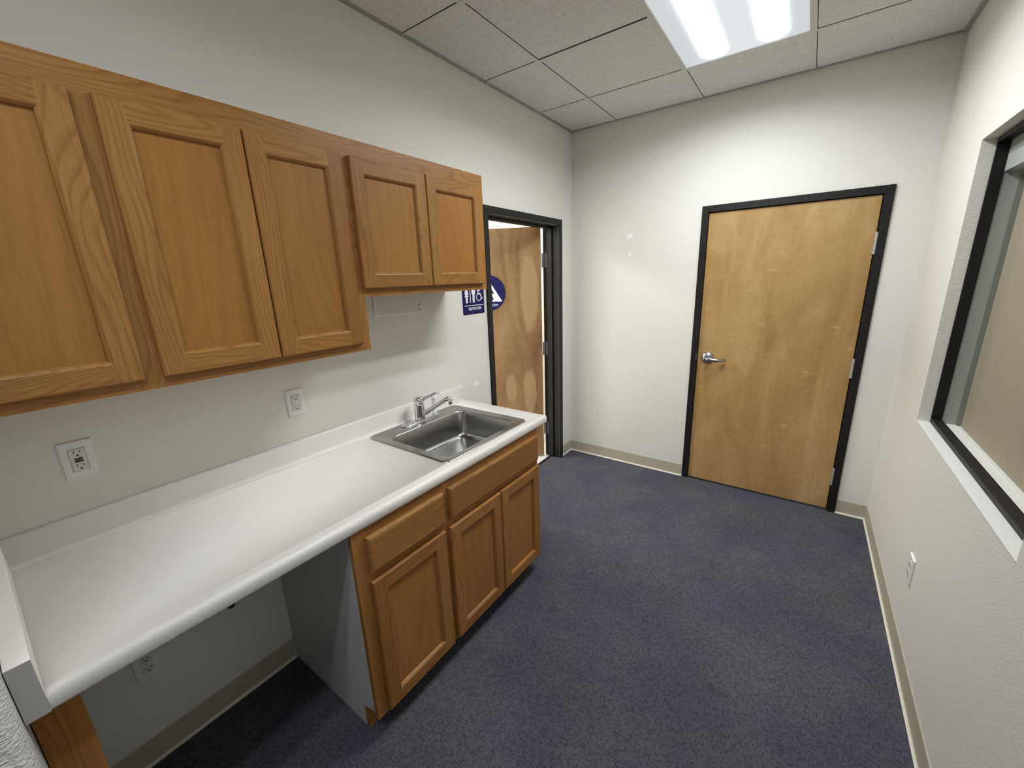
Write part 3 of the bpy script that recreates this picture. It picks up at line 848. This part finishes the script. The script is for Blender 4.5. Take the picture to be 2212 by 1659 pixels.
# ================================================================== SIGNS
def text_mesh(s, size, depth, mat, parent, name, bold=0.0, sx=1.0):
    cu = bpy.data.curves.new(name, 'FONT'); cu.body = s; cu.size = size; cu.extrude = depth; cu.offset = bold
    cu.align_x = 'CENTER'; cu.align_y = 'CENTER'
    tmp = bpy.data.objects.new('tmp', cu); COL.objects.link(tmp)
    dg = bpy.context.evaluated_depsgraph_get(); dg.update()
    me = bpy.data.meshes.new_from_object(tmp.evaluated_get(dg))
    bpy.data.objects.remove(tmp)
    for v in me.vertices: v.co.x *= sx
    o = bpy.data.objects.new(name, me); COL.objects.link(o); me.materials.clear(); me.materials.append(mat)
    if parent: o.parent = parent
    return o
def circ(cx, cy, r, n=24, a0=0, a1=360): return [(cx + r * math.cos(math.radians(a0 + (a1 - a0) * i / n)), cy + r * math.sin(math.radians(a0 + (a1 - a0) * i / n))) for i in range(n if a1 - a0 == 360 else n + 1)]
def add2(b, pts, h0, h1):
    b.prism(pts, lambda a, c: (a, c, h0), lambda a, c: (a, c, h1))
def stroke(b, pts, w, h0, h1):
    for p, q in zip(pts[:-1], pts[1:]):
        p, q = Vector(p), Vector(q); d = (q - p).normalized(); n = Vector((-d.y, d.x)) * w / 2
        add2(b, [p - n - d * w * .1, q - n + d * w * .1, q + n + d * w * .1, p + n - d * w * .1], h0, h1)
# sign frame: local x right, local y up, local z out of the wall
def place_sign(t, loc, ang):
    # rotation taking local z -> outward normal (cos ang, sin ang), local y -> world z
    n = Vector((math.cos(ang), math.sin(ang), 0)); up = Vector((0, 0, 1)); rt = up.cross(n)
    m = Matrix((rt, up, n)).transposed().to_4x4(); m.translation = loc
    t.matrix_world = m
def child(b, name, mat, t, bevel=0):
    o = b.build(name, mat); o.parent = t
    return o
t = tag(empty('restroom_sign'), 'square navy restroom sign with white figures on the wall beside the open door', 'sign', 'navy washroom signs')
b = MB(); s = .1015
ring = lambda q, z: [(p[0], p[1], z) for p in rrect(-s + q, s - q, -s + q, s - q, .010, 0, 5)]
b.rings([ring(0, .0), ring(0, .0025), ring(.001, .0032)], True, True, True)
child(b, 'sign_plate', M['sign_blue'], t)
b = MB(); h0, h1 = .003, .0044
X = -.066   # woman
add2(b, circ(X, .072, .0085), h0, h1)
add2(b, [(X - .009, .060), (X + .009, .060), (X + .018, .022), (X + .010, .022), (X + .0185, .006), (X + .009, .006), (X + .009, -.030), (X - .009, -.030), (X - .009, .006), (X - .0185, .006), (X - .010, .022), (X - .018, .022)], h0, h1)
add2(b, [(-.0360, -.030), (-.0300, -.030), (-.0300, .080), (-.0360, .080)], h0, h1)
X = -.0015    # man
add2(b, circ(X, .072, .0085), h0, h1)
add2(b, [(X - .017, .060), (X + .017, .060), (X + .017, .022), (X + .010, .022), (X + .010, -.030), (X + .001, -.030), (X + .001, .012), (X - .001, .012), (X - .001, -.030), (X - .010, -.030), (X - .010, .022), (X - .017, .022)], h0, h1)
X = .050     # wheelchair user
add2(b, circ(X - .010, .072, .0085), h0, h1)
stroke(b, [(X - .010, .060), (X - .006, .022)], .0095, h0, h1)
stroke(b, [(X - .008, .042), (X + .012, .042)], .0065, h0, h1)
stroke(b, [(X - .007, .021), (X + .014, .021), (X + .025, -.008)], .0085, h0, h1)
stroke(b, [(X + .023, -.010), (X + .034, -.004)], .0075, h0, h1)
stroke(b, circ(X - .001, .001, .0225, 26, 108, 385), .0055, h0, h1)
add2(b, [(-.088, -.0455), (.092, -.0455), (.092, -.0495), (-.088, -.0495)], h0, h1)
child(b, 'pictograms', M['sign_white'], t)
tx = text_mesh('RESTROOM', .0250, .0007, M['sign_white'], t, 'lettering', .0003, .93)
tx.location = (.006, -.0685, .0037)
place_sign(t, (.0005, -1.3145, 1.5365), 0.0)

t = tag(empty('round_sign'), 'round navy sign with white triangle and lettering on the open washroom door', 'sign', 'navy washroom signs')
b = MB().set(0, False).lathe([(.1525, 0), (.1525, .0040), (.1515, .0050)], (0, 0, 0), 'z', 72)
child(b, 'sign_plate', M['sign_blue'], t)
b = MB()
add2(b, [(-.124, -.072), (.124, -.072), (0, .130)], .0045, .0062)
child(b, 'triangle', M['sign_white'], t)
b = MB(); h0, h1 = .0058, .0070
add2(b, [(x * 1.6, y * 1.1) for x, y in circ(0, .060, .0125)], h0, h1)
add2(b, [(x * 1.65, y * .98) for x, y in [(-.011, .048), (.011, .048), (.018, .044), (.033, -.004), (.024, -.008), (.013, .024), (.030, -.058), (.020, -.062), (.004, -.010), (-.004, -.010), (-.020, -.062), (-.030, -.058), (-.013, .024), (-.024, -.008), (-.033, -.004), (-.018, .044)]], h0, h1)
child(b, 'figure', M['sign_blue'], t)
tx = text_mesh('RESTROOM', .029, .0007, M['sign_white'], t, 'lettering', 0.0, 1.16)
tx.location = (0, -.103, .0056)
nrm = Vector((math.cos(-TA), math.sin(-TA), 0)); along = Vector((-math.sin(TA), -math.cos(TA), 0))
c = LO + along * .466 + nrm * .0008; c.z = 1.528
place_sign(t, c, -TA)

# ================================================================== LIGHTS
area('washroom_lamp', (-1.3, -1.0, 2.57), .5, 1.0, 75, (1, .97, .92))
w = bpy.data.worlds.new('world'); SC.world = w; w.use_nodes = True
w.node_tree.nodes['Background'].inputs[0].default_value = (.5, .5, .5, 1); w.node_tree.nodes['Background'].inputs[1].default_value = .05

# ================================================================== CAMERA
cam = bpy.data.cameras.new('camera'); co = bpy.data.objects.new('camera', cam); COL.objects.link(co)
yaw, pitch, roll = .6181, -.2559, -.0318
cy, sy, cp, sp, cr, sr = math.cos(yaw), math.sin(yaw), math.cos(pitch), math.sin(pitch), math.cos(roll), math.sin(roll)
f = Vector((-sy * cp, cy * cp, sp)); r0 = Vector((cy, sy, 0)); u0 = r0.cross(f)
r2 = r0 * cr + u0 * sr; u2 = -r0 * sr + u0 * cr
m = Matrix((r2, u2, -f)).transposed().to_4x4(); m.translation = (1.7224, -3.2678, 1.648)
co.matrix_world = m
cam.sensor_fit = 'HORIZONTAL'; cam.sensor_width = 36; cam.lens = 866.78 / 2212 * 36
cam.shift_x = -15.13 / 2212; cam.shift_y = -2.27 / 2212
cam.clip_start = .02
SC.camera = co
SC.view_settings.view_transform = 'Standard'; SC.view_settings.look = 'None'
SC.view_settings.exposure = 0.0; SC.view_settings.gamma = 1.0; SC.view_settings.use_curve_mapping = False
